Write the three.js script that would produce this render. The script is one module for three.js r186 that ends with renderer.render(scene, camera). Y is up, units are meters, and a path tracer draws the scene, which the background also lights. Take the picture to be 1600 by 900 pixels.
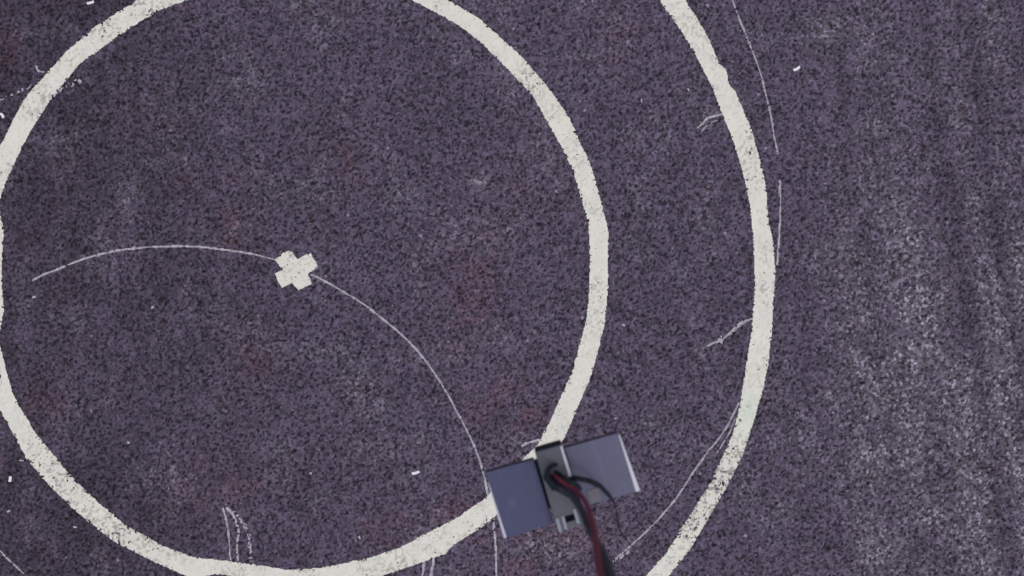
import * as THREE from 'three';
import { RoundedBoxGeometry } from 'three/addons/geometries/RoundedBoxGeometry.js';
import { mergeGeometries } from 'three/addons/utils/BufferGeometryUtils.js';

// ---------------------------------------------------------------- camera, sky, sun, exposure
const S = 0.0018;                                   // metres on the ground for one unit of the survey grid
const H = 810 * 0.001 / Math.tan(22 * Math.PI / 180); // eye height, about two metres
const scene = new THREE.Scene();
const camera = new THREE.PerspectiveCamera(44, 16 / 9, 0.05, 600);
camera.position.set(0, H, 0);
camera.up.set(0, 0, -1);
camera.lookAt(0, 0, 0);
camera.focus = H - 0.002;
camera.userData.fStop = 3.2;

const renderer = new THREE.WebGLRenderer({ antialias: true });
renderer.toneMapping = THREE.LinearToneMapping;
renderer.toneMappingExposure = 1.0;
renderer.shadowMap.enabled = true;

{ // overcast sky: even grey cloud, a little brighter towards the hidden sun, soft cloud mottling
  const w = 256, h = 128, d = new Float32Array(w * h * 4);
  const sx = 0.55, sy = 0.72, sz = 0.42;
  for (let j = 0; j < h; j++) for (let i = 0; i < w; i++) {
    const el = ((j + 0.5) / h - 0.5) * Math.PI, az = ((i + 0.5) / w - 0.5) * 2 * Math.PI;
    const x = Math.cos(el) * Math.cos(az), y = Math.sin(el), z = Math.cos(el) * Math.sin(az);
    const c = Math.max(0, x * sx + y * sy + z * sz);
    const cloud = 0.05 * Math.sin(7 * x + 3 * z + 2 * Math.sin(4 * z)) + 0.05 * Math.sin(5 * z - 6 * y + 1.3);
    const v = y > 0 ? 0.66 + 0.12 * y + 0.22 * c * c + cloud : 0.3;
    d.set([v * 0.97, v * 0.985, v * 1.05, 1], (j * w + i) * 4);
  }
  const sky = new THREE.DataTexture(d, w, h, THREE.RGBAFormat, THREE.FloatType);
  sky.mapping = THREE.EquirectangularReflectionMapping;
  sky.magFilter = sky.minFilter = THREE.LinearFilter; sky.needsUpdate = true;
  scene.background = sky; scene.environment = sky;
}
const sun = new THREE.DirectionalLight(new THREE.Color(1, 0.97, 0.92), 0.6);
sun.position.set(5.5, 7.2, 4.2); sun.castShadow = true; sun.shadow.radius = 30;
Object.assign(sun.shadow.camera, { left: -3, right: 3, top: 3, bottom: -3, near: 1, far: 20 });
sun.shadow.mapSize.set(2048, 2048);
scene.add(sun, sun.target);

// ---------------------------------------------------------------- helpers
const fract = v => v - Math.floor(v);
function h2(i, j, k = 0) {                           // integer hash to 0..1
  let n = Math.imul(i | 0, 374761393) ^ Math.imul(j | 0, 668265263) ^ Math.imul(k + 11, 974634757);
  n = Math.imul(n ^ (n >>> 13), 1274126177); n ^= n >>> 16;
  n = Math.imul(n, 2246822519); return ((n ^ (n >>> 15)) >>> 0) / 4294967296;
}
const sm = t => t * t * (3 - 2 * t);
function vn(x, y, k) {
  const i = Math.floor(x), j = Math.floor(y), u = sm(x - i), v = sm(y - j);
  const a = h2(i, j, k), b = h2(i + 1, j, k), c = h2(i, j + 1, k), e = h2(i + 1, j + 1, k);
  return a + (b - a) * u + (c - a) * v + (a - b - c + e) * u * v;
}
function fbm(x, y, k, n = 4) { let s = 0, a = 0.5, t = 0; for (let o = 0; o < n; o++) { s += a * vn(x, y, k + o); t += a; a *= 0.55; x = x * 2.03 + 7.1; y = y * 2.03 + 3.7; } return s / t; }
const clamp = (v, a = 0, b = 1) => Math.min(b, Math.max(a, v));
const step = (a, b, v) => sm(clamp((v - a) / (b - a)));
let seed = 20240; const rnd = () => { seed = (Math.imul(seed, 1664525) + 1013904223) >>> 0; return seed / 4294967296; };

const used = {};
function numbered(n) { const k = used[n] = (used[n] ?? -1) + 1; return k ? n + '_' + String(k).padStart(3, '0') : n; }
function tag(o, label, category, group, kind) {
  if (label) o.userData.label = label; if (category) o.userData.category = category;
  if (group) o.userData.group = group; if (kind) o.userData.kind = kind; return o;
}
function mesh(name, geo, mat, parent) {
  const m = new THREE.Mesh(geo, mat); m.name = parent === scene ? numbered(name) : name;
  m.castShadow = m.receiveShadow = true; parent.add(m); return m;
}

// ---------------------------------------------------------------- asphalt: stone relief and stone colours
// survey coordinates: x to the right, y down the picture, 1 unit = S metres, (800,450) under the eye
const PITCH = 3.9;
const stone = { h: 0, r: 0, g: 0, b: 0, edge: 0 };
// stains of brick dust, pale worn patches and tarry patches with vignette darkening painted in, each with centre, size and strength
const RED = [[735, 440, 60, 100, .9], [292, 285, 28, 30, .7], [345, 352, 50, 34, .8], [400, 565, 42, 60, .9], [330, 765, 110, 80, .7], [830, 290, 55, 60, .6], [690, 530, 50, 40, .4], [500, 345, 30, 44, .6], [40, 372, 40, 30, .6], [12, 60, 30, 60, .8], [60, 640, 60, 50, .6], [870, 850, 120, 50, .8], [630, 830, 60, 50, .6], [810, 640, 60, 50, .7], [560, 700, 70, 30, .5], [390, 265, 40, 30, .5], [110, 255, 50, 30, .4], [530, 240, 60, 40, .4], [190, 860, 40, 30, .5], [700, 790, 50, 40, .4]];
const PALE = [[1430, 500, 65, 90, .5], [1555, 470, 30, 70, .5], [1380, 300, 70, 60, .5], [1500, 780, 40, 130, .3], [1420, 640, 130, 170, .5], [1330, 740, 130, 160, .5], [1592, 700, 26, 190, .2], [100, 215, 40, 46, .7], [180, 345, 40, 22, .7], [750, 280, 12, 9, 1.5], [772, 288, 16, 16, 1.2], [615, 305, 9, 18, .9], [1290, 55, 34, 36, .7], [790, 512, 36, 34, .6], [566, 640, 40, 40, .5], [868, 845, 90, 45, .6], [340, 350, 40, 30, .6], [1500, 120, 80, 60, .3], [420, 290, 60, 20, .3], [460, 5, 24, 24, .6], [140, 195, 30, 20, .5], [1210, 620, 60, 90, .3], [860, 280, 60, 40, .3], [1200, 760, 60, 60, .4], [620, 300, 14, 22, .6], [430, 700, 30, 24, .4], [270, 770, 12, 30, .6], [350, 140, 40, 30, .4], [110, 130, 24, 14, .7], [1040, 640, 80, 40, .3], [340, 500, 60, 40, .35]];
const TAR_VIGNETTE = [[80, 480, 320, 420, .6], [40, 120, 340, 260, .6], [60, 850, 260, 180, .5], [60, 830, 190, 120, .5], [70, 40, 160, 80, .4], [1575, 80, 60, 150, .3], [260, 470, 120, 100, .25], [1180, 560, 60, 60, .2], [1370, 170, 24, 160, .3], [1560, 330, 40, 70, .4], [700, 50, 120, 60, .15]];
function blot(list, x, y) { let s = 0; for (const [a, b, p, q, f] of list) { const u = (x - a) / p, v = (y - b) / q, r = u * u + v * v; if (r < 5) s += f * Math.exp(-r); } return s; }
const wrap = (i, n) => n ? ((i % n) + n) % n : i;
function asphalt(x, y, out, wn = 0) {
  const gx = x / PITCH, gy = y / PITCH, ix = Math.floor(gx), iy = Math.floor(gy);
  let f1 = 9, f2 = 9, a = 0, b = 0;
  for (let dj = -1; dj < 2; dj++) for (let di = -1; di < 2; di++) {
    const i = wrap(ix + di, wn), j = wrap(iy + dj, wn);
    const px = ix + di + 0.12 + 0.76 * h2(i, j, 1), py = iy + dj + 0.12 + 0.76 * h2(i, j, 2);
    const size = 0.75 + 0.5 * h2(i, j, 3);
    const d = Math.hypot(gx - px, gy - py) / size;
    if (d < f1) { f2 = f1; f1 = d; a = i; b = j; } else if (d < f2) f2 = d;
  }
  const q = h2(a, b, 4), q2 = h2(a, b, 5), q3 = h2(a, b, 6);
  const rise = 0.0009 + 0.0022 * h2(a, b, 7);
  out.h = rise * Math.max(0, 1 - f1 * f1 * 1.55);
  out.edge = f2 - f1; out.top = rise;
  // open pores between the stones, bitumen in them, their shade painted into the colour
  const PP = PITCH * (wn ? 2 : 1.72), bend = wn ? 0 : 1.1, hx = x / PP + bend * (vn(x / 11, y / 11, 16) - 0.5), hy = y / PP + bend * (vn(x / 11, y / 11, 17) - 0.5), jx = Math.floor(hx), jy = Math.floor(hy), wp = wn / 2;
  let pore = 9;
  for (let dj = -1; dj < 2; dj++) for (let di = -1; di < 2; di++) {
    const i = wrap(jx + di, wp), j = wrap(jy + dj, wp);
    const d = Math.hypot((hx - jx - di - 0.03 - 0.94 * h2(i, j, 11)) * (0.8 + 0.5 * h2(i, j, 18)), (hy - jy - dj - 0.03 - 0.94 * h2(i, j, 12)) * (0.8 + 0.5 * h2(i, j, 19))) / (0.10 + 0.29 * h2(i, j, 13));
    if (d < pore) pore = d;
  }
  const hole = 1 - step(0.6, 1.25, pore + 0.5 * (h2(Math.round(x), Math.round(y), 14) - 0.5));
  out.h -= 0.0016 * hole;
  // stains, and vignette painted as darker asphalt
  let red = 0, pale = 0, tarVignette = 0, tarry = 0;
  if (!wn) {
    const n1 = fbm(x / 26, y / 26, 20, 4), n2 = fbm(x / 34, y / 48, 30, 4), n3 = fbm(x / 40, y / 70, 40, 3);
    red = 1.15 * blot(RED, x, y) * step(0.12, 0.64, n1) + 0.5 * step(0.52, 0.75, fbm(x / 90, y / 90, 50, 3)) * step(0.4, 0.6, n1) * (x < 1000 ? 1 : 0.3);
    pale = blot(PALE, x, y) * step(0.34, 0.66, n2) + 0.4 * step(0.55, 0.75, fbm(x / 50, y / 50, 60, 4));
    if (x > 1180) {                                      // tyre-polished streaks running up and down the right side
    const u = x - 0.15 * (y - 600) + 18 * (fbm(x / 50, y / 80, 75, 3) - 0.5), side = step(1220, 1340, x), low = 0.3 + 0.7 * step(230, 440, y);
    const up = step(600, 560, y), dn = 1 - up;
    let st = 0; for (const [c, w, f] of [[1345, 30, .55], [1300, 26, .25], [1450, 50, .95 * up], [1415, 30, .4 * dn], [1497, 28, .95 * dn], [1568, 19, 1], [1625, 22, .9]]) st += f * Math.exp(-(((u - c) / w) ** 2));
    pale += side * low * st * (0.45 + 0.95 * step(0.25, 0.62, fbm(x / 22, y / 40, 70, 4)));
    let dk = 0; for (const [c, w, f] of [[1385, 14, .5], [1527, 15, .8], [1596, 12, .7], [1445, 12, .5 * dn]]) dk += f * Math.exp(-(((u - c) / w) ** 2));
    tarry = 0.8 * side * dk * step(0.15, 0.6, fbm(x / 26, y / 50, 77, 4));
  }
    tarVignette = blot(TAR_VIGNETTE, x, y) * step(0.12, 0.55, n3) + 0.25 * step(0.5, 0.8, fbm(x / 60, y / 60, 80, 3)) + tarry;
  } else pale = 0.15;
  // the stone's own tone: mostly tarred grey-violet stone, some pale chippings, some near black
  let L = 0.68 + 0.92 * q;
  if (q3 > 0.95) L *= 1.25; if (q3 < 0.08) L *= 0.5;
  if (q2 > 0.45) L *= 1 + Math.min(pale, 1.5) * (0.2 + 1.15 * q * q); else L *= 1 + 0.18 * pale;
  L *= 1 - 0.40 * clamp(tarVignette);
  if (q3 > 0.9996) L = 3.2;
  const fine = 0.86 + 0.28 * h2(Math.round(x * 1.7), Math.round(y * 1.7), 9);
  L *= fine;
  if (out.edge < 0.14) L *= 0.8;
  L *= 1 - 0.7 * hole; if (!wn) L *= 0.9 + 0.2 * vn(x / 8, y / 8, 23);                     // bitumen and painted pore shade between the stones
  const warm = (h2(a, b, 8) - 0.5) * 0.10;
  let R = 0.0880 * (1 + warm), G = 0.0695, B = 0.1065 * (1 - warm);
  if (h2(a, b, 10) < 0.35 + 0.6 * red) { const t = clamp(red * 0.7); R *= 1 + 0.22 * t; G *= 1 - 0.10 * t; B *= 1 - 0.17 * t; }
  { const t = 0.5 * clamp(pale), m = (R + G + B) / 3; R += (m * 1.03 - R) * t; G += (m * 0.96 - G) * t; B += (m * 1.08 - B) * t; }
  out.r = R * L; out.g = G * L; out.b = B * L; return out;
}

const X0 = -110, Y0 = -110, STEP = 1.3, NX = 1400, NY = 862;    // the finely built patch of ground
const hgt = new Float32Array((NX + 1) * (NY + 1));
const top = new Float32Array((NX + 1) * (NY + 1));
const wx = x => (x - 800) * S, wz = y => (y - 450) * S;
const sway = (x, y) => 0.0035 * (fbm(x / 160, y / 160, 90, 2) - 0.5);
const ground = new THREE.Group(); ground.name = 'ground'; scene.add(ground);
tag(ground, 'dark purple grey asphalt with brick red stains and pale worn patches', 'ground', null, 'structure');
const groundMat = new THREE.MeshPhysicalMaterial({ vertexColors: true, roughness: 0.93, specularIntensity: 0.35 });
{
  const n = (NX + 1) * (NY + 1), pos = new Float32Array(n * 3), col = new Float32Array(n * 3), idx = new Uint32Array(NX * NY * 6);
  for (let j = 0, k = 0; j <= NY; j++) for (let i = 0; i <= NX; i++, k++) {
    const x = X0 + i * STEP, y = Y0 + j * STEP;
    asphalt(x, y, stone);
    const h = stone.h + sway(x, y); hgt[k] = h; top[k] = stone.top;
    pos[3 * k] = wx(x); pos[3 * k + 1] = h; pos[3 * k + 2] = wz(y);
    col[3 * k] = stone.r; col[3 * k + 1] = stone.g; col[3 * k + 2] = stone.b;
  }
  let p = 0;
  for (let j = 0; j < NY; j++) for (let i = 0; i < NX; i++) {
    const a = j * (NX + 1) + i, b = a + 1, c = a + NX + 1, d = c + 1;
    idx[p++] = a; idx[p++] = c; idx[p++] = b; idx[p++] = b; idx[p++] = c; idx[p++] = d;
  }
  const g = new THREE.BufferGeometry();
  g.setAttribute('position', new THREE.BufferAttribute(pos, 3)); g.setAttribute('color', new THREE.BufferAttribute(col, 3));
  g.setIndex(new THREE.BufferAttribute(idx, 1)); g.computeVertexNormals();
  mesh('asphalt', g, groundMat, ground);
}
{ // the same asphalt going on to the horizon, its grain in the material
  const N = 1024, cells = 340, unit = cells * PITCH / N, d = new Uint8Array(N * N * 4), e = new Uint8Array(N * N * 4);
  const enc = v => Math.round(255 * clamp(v <= 0.0031308 ? v * 12.92 : 1.055 * Math.pow(v, 1 / 2.4) - 0.055));
  for (let j = 0; j < N; j++) for (let i = 0; i < N; i++) {
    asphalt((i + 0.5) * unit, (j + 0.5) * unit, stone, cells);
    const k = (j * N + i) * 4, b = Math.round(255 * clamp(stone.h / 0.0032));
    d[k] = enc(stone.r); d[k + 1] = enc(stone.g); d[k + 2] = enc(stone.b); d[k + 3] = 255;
    e[k] = e[k + 1] = e[k + 2] = b; e[k + 3] = 255;
  }
  const make = (a, cs) => { const t = new THREE.DataTexture(a, N, N); t.wrapS = t.wrapT = THREE.RepeatWrapping; t.magFilter = THREE.LinearFilter; t.minFilter = THREE.LinearMipmapLinearFilter; t.generateMipmaps = true; if (cs) t.colorSpace = cs; t.needsUpdate = true; return t; };
  const mat = new THREE.MeshPhysicalMaterial({ specularIntensity: 0.35, map: make(d, THREE.SRGBColorSpace), bumpMap: make(e), bumpScale: 0.0032, roughness: 0.93 });
  const tile = cells * PITCH * S, far = 250;
  const x0 = wx(X0), x1 = wx(X0 + NX * STEP), z0 = wz(Y0), z1 = wz(Y0 + NY * STEP), pos = [], uv = [], nor = [];
  const quad = (a, b, c, e2) => { for (const [x, z] of [[a, b], [a, e2], [c, b], [c, b], [a, e2], [c, e2]]) { pos.push(x, 0.0008, z); nor.push(0, 1, 0); uv.push(x / tile, -z / tile); } };
  quad(-far, -far, far, z0); quad(-far, z1, far, far); quad(-far, z0, x0, z1); quad(x1, z0, far, z1);
  const g = new THREE.BufferGeometry();
  g.setAttribute('position', new THREE.Float32BufferAttribute(pos, 3)); g.setAttribute('normal', new THREE.Float32BufferAttribute(nor, 3)); g.setAttribute('uv', new THREE.Float32BufferAttribute(uv, 2));
  mesh('asphalt_surround', g, mat, ground);
}

// ---------------------------------------------------------------- paint and chalk: thin coats lying on the stones
const paintMat = new THREE.MeshStandardMaterial({ vertexColors: true, roughness: 0.8 });
const chalkMat = new THREE.MeshStandardMaterial({ vertexColors: true, roughness: 1 });
// inside(x,y) -> 0 outside .. 1 well inside ; rgb(x,y) ; fill: how far the coat fills the pores ; lift in metres
function coat(name, box, inside, rgb, { mat = paintMat, fill = 0.0010, lift = 0.0005, keep = () => true, extra } = {}) {
  const pos = [], col = [], idx = [], seen = new Map();
  const i0 = Math.max(0, Math.floor((box[0] - X0) / STEP)), i1 = Math.min(NX - 1, Math.ceil((box[2] - X0) / STEP));
  const j0 = Math.max(0, Math.floor((box[1] - Y0) / STEP)), j1 = Math.min(NY - 1, Math.ceil((box[3] - Y0) / STEP));
  const vert = (i, j) => {
    const k = j * (NX + 1) + i; let v = seen.get(k);
    if (v === undefined) {
      const x = X0 + i * STEP, y = Y0 + j * STEP, s = sway(x, y); v = pos.length / 3; seen.set(k, v);
      pos.push(wx(x), Math.max(hgt[k], s + fill) + lift, wz(y)); col.push(...rgb(x, y, i, j));
    }
    return v;
  };
  for (let j = j0; j <= j1; j++) for (let i = i0; i <= i1; i++) {
    const x = X0 + (i + 0.5) * STEP, y = Y0 + (j + 0.5) * STEP;
    const m = inside(x, y); if (m <= 0) continue;
    const k = j * (NX + 1) + i, s = sway(x, y);
    const h = (hgt[k] + hgt[k + 1] + hgt[k + NX + 1] + hgt[k + NX + 2]) / 4 - s;
    if (!keep(x, y, h, m, i, j)) continue;
    const a = vert(i, j), b = vert(i + 1, j), c = vert(i, j + 1), d = vert(i + 1, j + 1);
    idx.push(a, c, b, b, c, d);
  }
  if (extra) extra(pos, col, idx);
  const g = new THREE.BufferGeometry();
  g.setAttribute('position', new THREE.Float32BufferAttribute(pos, 3)); g.setAttribute('color', new THREE.Float32BufferAttribute(col, 3));
  g.setIndex(idx); g.computeVertexNormals();
  return mesh(name, g, mat, scene);
}

// ring outlines, read off as hand-painted edges round (463,422): pairs x,y
const CX = 463, CY = 422;
const innerIn = [289, 1, 250, 16, 200, 46, 160, 75, 125, 100, 100, 130, 80, 155, 62, 183, 37, 225, 22, 257, 7, 290, 0, 312, 0, 537, 10, 580, 20, 615, 30, 635, 45, 657, 54, 675, 77, 702, 110, 742, 160, 790, 200, 822, 250, 850, 300, 870, 345, 875, 400, 882, 450, 890, 500, 887, 575, 872, 625, 855, 662, 835, 712, 810, 760, 777, 842, 692, 867, 642, 896, 575, 910, 522, 916, 500, 921, 450, 922, 400, 920, 350, 907, 307, 896, 267, 875, 225, 832, 150, 800, 115, 750, 65, 712, 37, 644, 0];
const innerOut = [215, 0, 150, 42, 105, 80, 67, 122, 37, 157, 15, 200, 0, 230, 0, 640, 20, 675, 42, 717, 72, 752, 117, 797, 180, 847, 237, 875, 290, 899, 597, 899, 640, 885, 695, 865, 710, 850, 750, 825, 769, 810, 884, 680, 902, 637, 922, 592, 936, 542, 944, 507, 950, 450, 950, 360, 937, 307, 922, 255, 907, 225, 890, 185, 860, 142, 830, 105, 800, 75, 750, 30, 700, 0];
const outerIn = [1030, 0, 1065, 50, 1087, 87, 1110, 132, 1127, 175, 1147, 225, 1162, 275, 1172, 325, 1178, 387, 1179, 449, 1175, 512, 1165, 575, 1155, 637, 1146, 674, 1137, 695, 1112, 750, 1075, 810, 1040, 865, 1009, 899];
const outerOut = [1070, 0, 1100, 47, 1125, 100, 1136, 112, 1138, 132, 1149, 144, 1162, 175, 1175, 205, 1180, 225, 1187, 250, 1196, 290, 1200, 345, 1207, 375, 1211, 420, 1209, 457, 1205, 525, 1199, 575, 1187, 625, 1172, 675, 1160, 712, 1137, 757, 1110, 805, 1075, 862, 1047, 897];
function polar(list, base) {                          // radius as a function of angle; base radius where nothing was read
  const p = []; for (let i = 0; i < list.length; i += 2) { const dx = list[i] - CX, dy = list[i + 1] - CY; p.push([Math.atan2(dy, dx), Math.hypot(dx, dy)]); }
  p.sort((a, b) => a[0] - b[0]);
  const N = 2880, t = new Float32Array(N);
  for (let k = 0; k < N; k++) {
    const a = (k / N) * 2 * Math.PI - Math.PI; let lo = p[p.length - 1], hi = p[0];
    for (let i = 0; i < p.length; i++) { if (p[i][0] <= a) lo = p[i]; if (p[i][0] > a) { hi = p[i]; break; } }
    let la = lo[0], ha = hi[0]; if (la > a) la -= 2 * Math.PI; if (ha < a) ha += 2 * Math.PI;
    const gap = ha - la;
    if (gap < 0.3) { // straight brush stroke between two read points
      const x1 = lo[1] * Math.cos(la), y1 = lo[1] * Math.sin(la), x2 = hi[1] * Math.cos(ha), y2 = hi[1] * Math.sin(ha);
      const den = (y2 - y1) * Math.cos(a) - (x2 - x1) * Math.sin(a);
      t[k] = (x1 * (y2 - y1) - y1 * (x2 - x1)) / den;
    } else { const e = Math.min(a - la, ha - a), r = a - la < ha - a ? lo[1] : hi[1]; t[k] = r + (base - r) * step(0, 0.12, e); }
  }
  return a => { const f = (a + Math.PI) / (2 * Math.PI) * N, k = Math.floor(f); return t[(k % N + N) % N] * (1 - (f - k)) + t[((k + 1) % N + N) % N] * (f - k); };
}
const rag = (x, y) => 1.5 * (fbm(x / 5, y / 5, 110, 2) - 0.5) + 1.6 * (vn(x / 2.6, y / 2.6, 120) - 0.5);
// worn stretches of paint: x, y, radius x, radius y, strength
const WORN = [[160, 45, 30, 20, .45], [240, 12, 30, 16, .5], [112, 95, 26, 22, .4], [70, 145, 24, 24, .3], [830, 125, 26, 26, .6], [60, 690, 30, 30, .4], [95, 735, 40, 34, .5], [135, 785, 36, 34, .5], [195, 835, 40, 30, .55], [240, 865, 40, 20, .4], [610, 880, 40, 18, .3], [905, 262, 12, 24, .3], [1168, 245, 14, 26, .55], [1180, 280, 16, 20, .4], [1120, 95, 20, 20, .25], [1172, 215, 14, 16, .4], [1148, 706, 14, 12, .4], [1125, 765, 26, 30, .3], [1185, 590, 14, 20, .3], [745, 815, 30, 20, .25], [1196, 420, 14, 80, .15], [872, 660, 20, 26, .2]];
const rubbed = (x, y) => x < 1020 ? 0 : 0.5 * step(692, 700, y - 0.3 * (x - 1145)) * (1 - step(810, 880, y));
const wear = (x, y) => rubbed(x, y) + blot(WORN, x, y) * 0.75 + 0.26 * step(0.42, 0.72, fbm(x / 30, y / 30, 130, 3)) + 0.06;
function paintColour(x, y, i, j) {
  const n = fbm(x / 12, y / 12, 140, 3), f = h2(i, j, 15);
  const k = 0.685 + 0.10 * (n - 0.5) + 0.05 * (f - 0.5) - 0.12 * clamp(wear(x, y)) * h2(i, j, 16);
  const grime = 0.5 * step(0.5, 0.8, vn(x / 3.4, y / 3.4, 150)) * clamp(wear(x, y) * 1.7);
  const green = blot([[1168, 645, 14, 26, 1]], x, y) * 0.07;
  return [k * (1 - grime) * (1.02 - green), k * (1 - grime) * 0.995, k * (1 - grime) * (0.90 - green * .5)];
}
// paint sits on the stones; where it is worn it is gone from the pores first
const paintKeep = (x, y, h, m, i, j) => {
  const w = clamp(wear(x, y)); const pore = 1 - clamp(h / 0.0016);
  return vn(x / 2.1, y / 2.1, 160) * 0.75 + pore * 0.35 < 1.07 - 0.40 * w - (m < 1 ? 0.3 * pore : 0);
};
function ring(label, rin, rout, r0, r1) {
  const inside = (x, y) => {
    const dx = x - CX, dy = y - CY, r = Math.hypot(dx, dy); if (r < r0 - 20 || r > r1 + 20) return 0;
    const a = Math.atan2(dy, dx), j = rag(x, y), d = Math.min(r - rin(a) + j, rout(a) - r + j);
    return d <= 0 ? 0 : Math.min(1, d / 2.5);
  };
  const extra = (pos, col, idx) => {                  // the ring goes on, off the finely built patch
    const N = 720; for (let k = 0; k < N; k++) {
      const a = k / N * 2 * Math.PI - Math.PI, b = a + 2 * Math.PI / N, c = (a + b) / 2, rm = (rin(c) + rout(c)) / 2;
      const x = CX + rm * Math.cos(c), y = CY + rm * Math.sin(c);
      if (x > X0 - 4 && x < X0 + NX * STEP + 4 && y > Y0 - 4 && y < Y0 + NY * STEP + 4) continue;
      const v = pos.length / 3;
      for (const [t, r] of [[a, rin(a)], [a, rout(a)], [b, rin(b)], [b, rout(b)]]) { const px = CX + r * Math.cos(t), py = CY + r * Math.sin(t); pos.push(wx(px), 0.0016, wz(py)); col.push(...paintColour(px, py, k, 3)); }
      idx.push(v, v + 2, v + 1, v + 1, v + 2, v + 3);
    }
  };
  return tag(coat('painted_ring', [CX - r1 - 20, CY - r1 - 20, CX + r1 + 20, CY + r1 + 20], inside, paintColour, { keep: paintKeep, extra }), label, 'painted ring');
}
ring('smaller white painted ring round the white cross, complete but for its clipped edges', polar(innerIn, 460), polar(innerOut, 488), 455, 500);
ring('larger outer white painted ring, its arc sweeping down right of the smaller ring', polar(outerIn, 716), polar(outerOut, 746), 700, 755);

{ // the cross in the middle
  const raw = [460, 200, 520, 215, 560, 290, 600, 320, 640, 285, 775, 225, 800, 290, 850, 350, 865, 440, 745, 500, 735, 550, 770, 590, 780, 665, 605, 745, 530, 680, 512, 650, 400, 705, 370, 715, 320, 640, 265, 515, 380, 465, 385, 435, 330, 410, 275, 325, 300, 285, 355, 278, 375, 225];
  const P = []; for (let i = 0; i < raw.length; i += 2) P.push([400 + raw[i] / 9, 370 + raw[i + 1] / 9]);
  const inside = (x, y) => {
    x += 1.1 * (vn(x / 2.4, y / 2.4, 170) - 0.5); y += 1.1 * (vn(x / 2.4, y / 2.4, 171) - 0.5);
    let c = false, dm = 1e9;
    for (let i = 0, j = P.length - 1; i < P.length; j = i++) {
      const [ax, ay] = P[i], [bx, by] = P[j];
      if ((ay > y) !== (by > y) && x < (bx - ax) * (y - ay) / (by - ay) + ax) c = !c;
      const t = clamp(((x - ax) * (bx - ax) + (y - ay) * (by - ay)) / ((bx - ax) ** 2 + (by - ay) ** 2));
      dm = Math.min(dm, Math.hypot(x - ax - t * (bx - ax), y - ay - t * (by - ay)));
    }
    return c ? Math.min(1, dm / 2.5) : 0;
  };
  tag(coat('painted_cross', [424, 385, 502, 458], inside, paintColour, { keep: paintKeep }), 'stubby white painted cross in the middle of the smaller ring', 'painted cross');
}

// chalk strokes: points x,y ; half width ; strength 0..1
function seg(pts, x, y) {
  let best = 1e9, at = 0; const n = pts.length / 2;
  for (let i = 0; i < n - 1; i++) {
    const ax = pts[2 * i], ay = pts[2 * i + 1], bx = pts[2 * i + 2], by = pts[2 * i + 3];
    const t = clamp(((x - ax) * (bx - ax) + (y - ay) * (by - ay)) / ((bx - ax) ** 2 + (by - ay) ** 2));
    const d = Math.hypot(x - ax - t * (bx - ax), y - ay - t * (by - ay)); if (d < best) { best = d; at = (i + t) / (n - 1); }
  }
  return [best, at];
}
function curve(pts) {                                 // smooth the read points
  if (pts.length < 8) return pts;
  const v = []; for (let i = 0; i < pts.length; i += 2) v.push(new THREE.Vector3(pts[i], pts[i + 1], 0));
  const c = new THREE.CatmullRomCurve3(v, false, 'centripetal'), o = []; for (const p of c.getPoints(v.length * 4)) o.push(p.x, p.y); return o;
}
function chalk(label, category, strokes, group) {
  const st = strokes.map(([p, w, s]) => ({ p: curve(p), w, s }));
  let b = [1e9, 1e9, -1e9, -1e9];
  for (const { p } of st) for (let i = 0; i < p.length; i += 2) b = [Math.min(b[0], p[i] - 6), Math.min(b[1], p[i + 1] - 6), Math.max(b[2], p[i] + 6), Math.max(b[3], p[i + 1] + 6)];
  const hit = (x, y) => { let m = 0; for (const { p, w, s } of st) { const [d, t] = seg(p, x, y); const ww = w * (0.42 + 0.7 * vn(x / 7, y / 7, 180)); if (d < ww) m = Math.max(m, s * (0.75 + 0.4 * vn(x / 14, y / 14, 181))); } return m; };
  const o = coat(category === 'chalk line' ? 'chalk_line' : 'chalk_mark', b, hit, (x, y, i, j) => { const k = 0.27 + 0.2 * vn(i / 3, j / 3, 21); return [k * 1.02, k * 0.94, k * 1.06]; },
    { mat: chalkMat, fill: 0, lift: 0.00035, keep: (x, y, h, m, i, j) => m > 0.3 + 0.45 * (1 - clamp(h / 0.0018)) + 0.62 * (vn(i / 1.8, j / 1.8, 22) - 0.45) });
  return tag(o, label, category, group);
}
chalk('long thin chalk arc running through the white cross to the grey device', 'chalk line', [[[52, 438, 66, 430, 80, 425, 97, 418, 130, 405, 175, 393, 220, 387, 260, 385, 300, 385, 350, 390, 400, 398, 437, 408], 1.95, .95], [[487, 429, 500, 435, 530, 452, 565, 473, 600, 500, 630, 525, 660, 557, 680, 585, 700, 617, 715, 645, 731, 675, 738, 690, 748, 715, 755, 738, 762, 770, 770, 805, 774, 850, 776, 902], 1.85, .9]]);
chalk('thin chalk arc just outside the upper right of the larger ring, the longer upper stretch', 'chalk line', [[[1140, -10, 1155, 30, 1165, 55, 1178, 87, 1188, 115, 1198, 155, 1204, 180, 1210, 215, 1215, 240], 1.7, .85]]);
chalk('short upright chalk line hugging the right side of the larger ring, the lower stretch', 'chalk line', [[[1218, 283, 1219, 320, 1218, 350, 1216, 385, 1214, 412], 1.9, .95]]);
chalk('thin chalk arc just inside the larger ring, lower right of the device', 'chalk line', [[[1154, 630, 1146, 646, 1138, 662, 1125, 682, 1105, 707, 1085, 735, 1055, 780, 1020, 820, 990, 848, 962, 873], 1.75, .9], [[1148, 655, 1140, 675, 1131, 690, 1118, 712], 1.1, .6], [[1098, 780, 1078, 808, 1058, 832], 1.1, .55]]);
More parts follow.
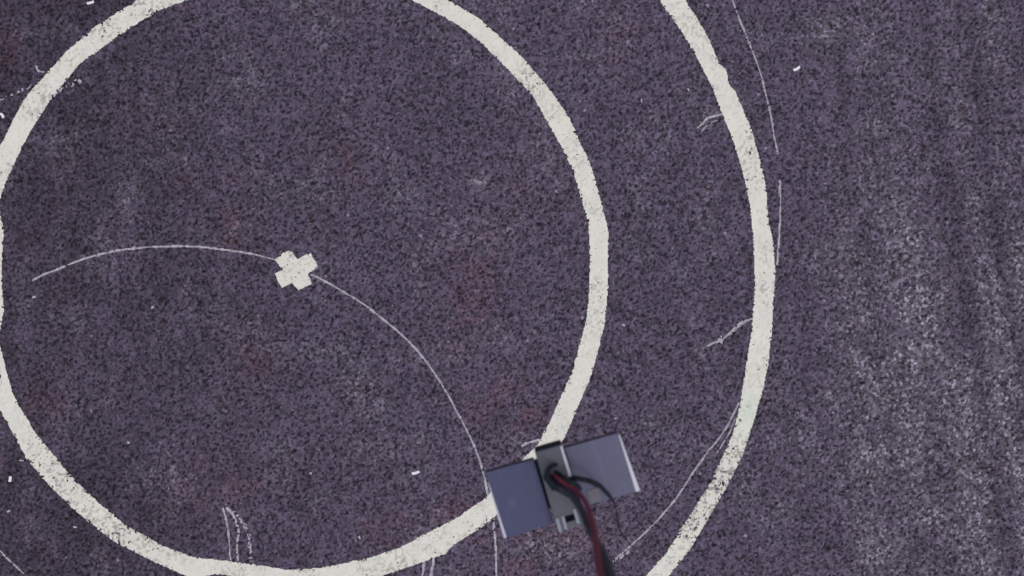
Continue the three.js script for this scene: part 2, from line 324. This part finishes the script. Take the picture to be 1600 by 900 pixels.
chalk('forked chalk tick reaching the larger ring from the left, the upper of two', 'chalk mark', [[[1090, 200, 1098, 193, 1105, 185, 1115, 182, 1128, 179], 2.2, 1.05], [[1096, 206, 1104, 196, 1113, 191, 1127, 186], 1.1, .6]]);
chalk('hooked chalk mark with a bright blob, left of the larger ring', 'chalk mark', [[[1106, 540, 1116, 535, 1124, 533, 1136, 524, 1148, 512, 1160, 503, 1176, 498], 2, .9], [[1124, 531, 1127, 533], 4.2, 1.6], [[1126, 525, 1127, 528], 2, 1.3], [[1140, 525, 1148, 516, 1154, 510, 1168, 501], 1.4, .7]]);
chalk('tall double chalk stroke standing on the lower edge of the smaller ring', 'chalk mark', [[[348, 794, 352, 805, 355, 820, 358, 840, 359, 860, 361, 874], 1.7, .85], [[354, 794, 362, 801, 368, 812, 373, 830, 371, 850, 372, 874], 2, .85], [[360, 796, 368, 802, 376, 811, 383, 822, 388, 832, 390, 850, 392, 876], 3.4, .42], [[349, 794, 357, 794], 1.6, .9]]);
chalk('left one of two short chalk strokes hanging below the smaller ring', 'chalk mark', [[[663, 877, 661, 890, 659, 903], 2.2, .95]]);
chalk('right one of two short chalk strokes hanging below the smaller ring', 'chalk mark', [[[678, 870, 676, 884, 673, 903], 2.2, .95]]);
chalk('thin chalk line crossing the bottom left corner of the ground', 'chalk line', [[[-8, 852, 8, 868, 20, 880, 32, 891, 44, 904], 1.4, .7]]);
chalk('faint smudged chalk stroke outside the smaller ring at the upper left edge', 'chalk mark', [[[-6, 158, 14, 151, 30, 143, 45, 137, 60, 126], 3, .45]]);
chalk('faint smudged chalk stroke just inside the upper left of the smaller ring', 'chalk mark', [[[85, 147, 100, 136, 126, 127], 4.6, .42]]);
chalk('small L shaped chalk mark outside the upper left of the smaller ring', 'chalk mark', [[[57, 104, 59, 110, 61, 112], 1.6, 1], [[60, 111, 70, 113], 1.3, .8]]);
chalk('short pale smear of paint poking out above the device beside the smaller ring', 'chalk mark', [[[816, 696, 824, 692, 842, 687], 2.2, .9], [[820, 716, 828, 714], 3, 1]]);
chalk('short chalk dash on the asphalt below the device near the bottom edge', 'chalk mark', [[[958, 877, 968, 872, 982, 862], 1.8, .75]]);

// ---------------------------------------------------------------- small white scraps lying on the asphalt
const scrapMat = new THREE.MeshStandardMaterial({ color: new THREE.Color().setRGB(0.74, 0.72, 0.76), roughness: 0.85 });
const dullMat = new THREE.MeshStandardMaterial({ color: new THREE.Color().setRGB(0.42, 0.40, 0.44), roughness: 0.9 });
function scrapGeo(l, w, k) {                          // a curled sliver of white plastic or paper with thickness
  const g = new RoundedBoxGeometry(l, 0.0014, w, 2, 0.0006), p = g.attributes.position;
  const fine = new THREE.BoxGeometry(l, 0.0014, w, 12, 1, 4), q = fine.attributes.position;
  for (let i = 0; i < q.count; i++) {
    const x = q.getX(i), z = q.getZ(i), u = x / l;
    q.setY(i, q.getY(i) + 0.006 * u * u * (0.4 + h2(k, 1)) * (l / 0.02) + 0.0008 * (vn(x * 400 + k * 9, z * 400, 200) - 0.5));
    q.setZ(i, z * (1 - 0.5 * u * u * h2(k, 2)) + 0.12 * w * Math.sin(5 * u + k) + 0.0008 * (h2(i, k, 3) - 0.5));
  }
  fine.computeVertexNormals(); g.dispose(); return fine;
}
const scraps = [
  [143, 5, 12, 4.4, -22, 'white scrap at the top edge, upper left, outside the smaller ring'],
  [1244, 108, 12, 5, -33, 'white scrap alone on the asphalt right of the larger ring'],
  [650, 738, 13, 5, -12, 'white scrap inside the smaller ring, left of the device'],
  [17, 748, 9, 5, -72, 'white scrap by the left edge, outside the lower left of the smaller ring'],
  [5, 181, 9, 5, 60, 'white scrap at the left edge beside the upper left of the smaller ring'],
  [15, 798, 6, 3.6, -30, 'tiny white scrap at the left edge below the bigger white scrap'],
  [119, 823, 7, 3, 5, 'tiny white scrap just below the lower left of the smaller ring'],
  [35, 719, 8, 2.6, 0, 'tiny dull scrap tucked outside the smaller ring, lower left'],
  [202, 691, 5, 4, 20, 'tiny white scrap inside the lower left of the smaller ring'],
  [239, 480, 5, 4, -20, 'tiny white scrap inside the smaller ring below the chalk arc'],
  [55, 464, 7, 3.4, -5, 'tiny white scrap under the left end of the chalk arc'],
  [974, 508, 6, 3.6, 20, 'tiny white scrap between the two rings, right of the smaller ring'],
  [1075, 141, 6, 3, 62, 'tiny pale scrap between the two rings near the top right'],
  [1002, 158, 7, 2.6, 80, 'tiny dull scrap between the rings, left of the upper chalk tick'],
  [486, 739, 4, 4, 10, 'tiny white scrap inside the smaller ring, lower middle'],
  [562, 839, 6, 3.6, 78, 'tiny white scrap just above the bottom of the smaller ring'],
];
scraps.forEach(([x, y, l, w, deg, label], k) => {
  const m = mesh('white_scrap', scrapGeo(l * S * (l < 8.5 ? 0.8 : 0.95), w * S * (l < 8.5 ? 0.75 : 0.85), k), l < 8.5 ? dullMat : scrapMat, scene);
  m.position.set(wx(x), sway(x, y) + 0.0036, wz(y)); m.rotation.y = -deg * Math.PI / 180;
  tag(m, label, 'scrap', 'white scraps scattered on the asphalt');
});

// ---------------------------------------------------------------- the hanging device
// it hangs on its cable about a metre below the eye; local units: millimetres, x along it, z across it, y up; top of the two boxes at y = 0
const D = 1.0, U = S * D / H;                          // metres per survey unit at that height
const dev = new THREE.Group(); dev.name = 'hanging_device'; scene.add(dev);
tag(dev, 'slate blue two box device with a raised grey clip hanging on red and black wires', 'device');
dev.position.set((873 - 800) * U, H - D, (758 - 450) * U); dev.rotation.y = 15.8 * Math.PI / 180;
const std = (r, g, b, rough, extra = {}) => new THREE.MeshPhysicalMaterial({ color: new THREE.Color().setRGB(r, g, b), roughness: rough, ...extra });
function scuff(r, g, b, k, spots = []) {                           // painted metal with fine scuffs and dust: own colour map
  const N = 256, d = new Uint8Array(N * N * 4), enc = v => Math.round(255 * clamp(1.055 * Math.pow(Math.max(v, 0.001), 1 / 2.4) - 0.055));
  for (let j = 0; j < N; j++) for (let i = 0; i < N; i++) {
    let n = 1 + 0.14 * (fbm(i / 50, j / 60, k, 4) - 0.5) + 0.06 * (h2(i, j, k) - 0.5) + 0.12 * step(0.72, 0.85, vn(i / 4, j / 90, k + 5));
    let m = 0; for (const [u, v, w, s] of spots) { const du = (i / N - fract(u * U * 10)), dv = (j / N - fract(-v * U * 10)); m = Math.max(m, s * step(1.25, 0.6, Math.hypot(du, dv) / (w * U * 10)) * (0.7 + 0.6 * vn(i / 3, j / 3, k))); }
    n += m;
    d.set([enc(r * n), enc(g * n), enc(b * n), 255], (j * N + i) * 4);
  }
  const t = new THREE.DataTexture(d, N, N); t.colorSpace = THREE.SRGBColorSpace; t.magFilter = THREE.LinearFilter; t.wrapS = t.wrapT = THREE.RepeatWrapping; t.repeat.set(10, 10); t.needsUpdate = true; return t;
}
const SWIRL = []; for (let k = 0; k < 40; k++) { const t = k / 39, x = 924 + 34 * t - 10 * t * t, y = 690 + 78 * t, dx = x - 873, dy = y - 758; SWIRL.push([dx * .962 - dy * .272, dx * .272 + dy * .962, 3.2, 0.16]); }
const M = {
  left: new THREE.MeshPhysicalMaterial({ map: scuff(0.043, 0.046, 0.112, 300, [[-77, 6, 6.5, 0.3]]), roughness: 0.5 }),
  right: new THREE.MeshPhysicalMaterial({ map: scuff(0.082, 0.082, 0.148, 310, SWIRL), roughness: 0.45 }),
  clip: new THREE.MeshPhysicalMaterial({ map: (t => (t.repeat.set(1, 1), t))(scuff(0.066, 0.072, 0.094, 320)), roughness: 0.42 }),
  glint: std(0.55, 0.54, 0.62, 0.35), dark: std(0.006, 0.007, 0.016, 0.7, { specularIntensity: 0.5 }), hole: std(0.003, 0.003, 0.006, 0.9, { specularIntensity: 0.15 }), tray: std(0.016, 0.016, 0.05, 0.6),
  red: std(0.105, 0.004, 0.024, 0.5), black: std(0.005, 0.007, 0.015, 0.7, { specularIntensity: 0.5 }), body: std(0.018, 0.016, 0.042, 0.6), pale_patch: std(0.125, 0.115, 0.145, 0.7), grey: std(0.03, 0.031, 0.045, 0.7, { specularIntensity: 0.6 }), rib: std(0.24, 0.25, 0.32, 0.4),
};
function block(name, u0, u1, v0, v1, y0, y1, r, mat, parent = dev) {   // a box between survey offsets u,v and heights in mm
  const g = new RoundedBoxGeometry((u1 - u0) * U, (y1 - y0) / 1000, (v1 - v0) * U, 4, r / 1000);
  g.translate((u0 + u1) / 2 * U, (y0 + y1) / 2000, (v0 + v1) / 2 * U); return mesh(name, g, mat, parent);
}
function slab(name, pts, y0, y1, bevel, mat, parent = dev) {            // an outline in u,v pulled up from y0 to y1 mm
  const s = new THREE.Shape(); pts.forEach(([u, v], i) => i ? s.lineTo(u * U, -v * U) : s.moveTo(u * U, -v * U));
  const b = bevel / 1000, g = new THREE.ExtrudeGeometry(s, { depth: (y1 - y0) / 1000 - 2 * b, bevelEnabled: true, bevelThickness: b, bevelSize: b, bevelOffset: -b, bevelSegments: 3 });
  g.rotateX(-Math.PI / 2); g.translate(0, y0 / 1000 + b, 0); return mesh(name, g, mat, parent);
}
const cover = (u0, v0, u1, v1, u2, v2, u3, v3, mat, label) => {          // a box: sides coloured dark to paint in their shade, cover plate on top
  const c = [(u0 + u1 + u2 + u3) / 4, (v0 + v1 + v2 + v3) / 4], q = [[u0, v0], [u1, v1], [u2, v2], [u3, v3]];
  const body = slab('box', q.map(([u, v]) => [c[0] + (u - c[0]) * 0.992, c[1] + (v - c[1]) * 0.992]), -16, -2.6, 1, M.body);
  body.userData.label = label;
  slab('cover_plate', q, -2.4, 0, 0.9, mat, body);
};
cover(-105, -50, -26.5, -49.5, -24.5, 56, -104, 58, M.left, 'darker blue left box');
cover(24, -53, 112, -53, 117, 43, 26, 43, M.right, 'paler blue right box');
block('tray', -60, 60, -44, 38, -21, -16.4, 1, M.tray);
block('clip', -21.5, 22, -64.5, 65, -15.5, 11, 2, M.dark);  // near-black colour paints shade onto the sides of the clip
block('clip_cover', -21, 21.6, -63, 64, 11.2, 15, 1.6, M.clip);
slab('end_glint', [[-105.6, -34], [-104.4, -34], [-100.6, 56], [-104.6, 57]], -15, 0.8, 0.4, M.glint);  // pale strips at both ends paint in the chamfers' sky reflection
slab('end_glint', [[111.2, -50], [113, -50], [120, 43], [113.2, 43]], -15, 0.8, 0.4, M.glint);
slab('clip_glint', [[18.6, -62], [21.4, -62], [24, -7], [18.6, -7]], 10, 15.9, 0.5, M.glint);  // pale bar, a painted highlight along the clip's right edge
// socket at the lower end of the clip: two ribs, a black block painting the shade of a recess, another rib
block('rib', -19, -14, 43, 65, 13, 17, 1, M.rib);
block('rib', -9.5, -5, 42, 64, 13, 17, 1, M.rib);
block('rib', 11, 15.5, 36, 60, 13, 17, 1, M.rib);
block('slot', -4.5, 10.5, 44, 54, 12, 15.6, 0.4, M.hole);
block('pale_patch', 39, 59, 20, 41, -0.4, 1.2, 0.5, M.pale_patch);  // added thin pale grey plate on the right box
// wires, given by survey position and distance below the eye, so in world space, then brought into the device's frame
dev.updateMatrixWorld(true);
const at = (x, y, d) => dev.worldToLocal(new THREE.Vector3((x - 800) * S * d / H, H - d, (y - 450) * S * d / H));
function wire(name, pts, r0, r1, mat, seg2 = 120) {                     // round wire, its sleeve growing from r0 to r1 mm
  const c = new THREE.CatmullRomCurve3(pts.map(p => at(...p)), false, 'centripetal');
  const g = new THREE.TubeGeometry(c, seg2, 0.001, 14), p = g.attributes.position;
  for (let k = 0; k <= seg2; k++) {
    const o = c.getPointAt(k / seg2), f = r0 + (r1 - r0) * step(0, 0.25, k / seg2);
    for (let m = 0; m <= 14; m++) { const i = k * 15 + m; p.setXYZ(i, o.x + (p.getX(i) - o.x) * f, o.y + (p.getY(i) - o.y) * f, o.z + (p.getZ(i) - o.z) * f); }
  }
  return mesh(name, g, mat, dev);
}
block('plug', -13, 2, -12, 0, 14.5, 21, 2, M.black);
wire('red_wire', [[866, 742, .97], [873, 749, .955], [887, 758, .94], [901, 767, .915], [914, 783, .87], [924, 810, .81], [930, 838, .74], [933, 866, .67], [938, 896, .6], [946, 930, .53], [960, 1010, .42], [1000, 1400, .2], [1010, 1600, -0.15]], 2.6, 3.7, M.red, 200);
wire('black_wire', [[857, 744, .975], [866, 756, .965], [880, 766, .952], [894, 776, .93], [907, 794, .89], [917, 818, .83], [931, 845, .75], [945, 872, .67], [956, 905, .59], [970, 950, .5], [990, 1040, .4], [1030, 1450, .2], [1040, 1650, -0.15]], 4.2, 5, M.grey, 200);
wire('black_wire', [[869, 726, .985], [862, 728, .972], [856, 735, .964], [855, 746, .96], [866, 757, .96], [880, 767, .96], [893, 776, .968], [901, 786, .976], [909, 799, .985]], 2.6, 3.4, M.black);
wire('black_wire', [[855, 744, .98], [866, 757, .964], [880, 765, .958], [892, 772, .966], [898, 778, .985]], 6.4, 6.2, M.black);
wire('black_wire', [[868, 738, .98], [877, 743, .966], [888, 751, .958], [899, 756, .958], [906, 764, .97]], 3.2, 3.2, M.black);
wire('loose_wire', [[892, 748, .985], [900, 747, .966], [910, 749, .964], [922, 752, .968], [934, 758, .975]], 3.4, 3.6, M.black);
wire('loose_wire', [[920, 751, .965], [934, 757, .97], [945, 767, .985], [954, 777, 1.0], [961, 790, 1.06], [964, 806, 1.14], [967, 824, 1.24], [975, 839, 1.33], [985, 851, 1.4], [995, 859, 1.45]], 3.2, 1.1, M.black, 140);

renderer.render(scene, camera);
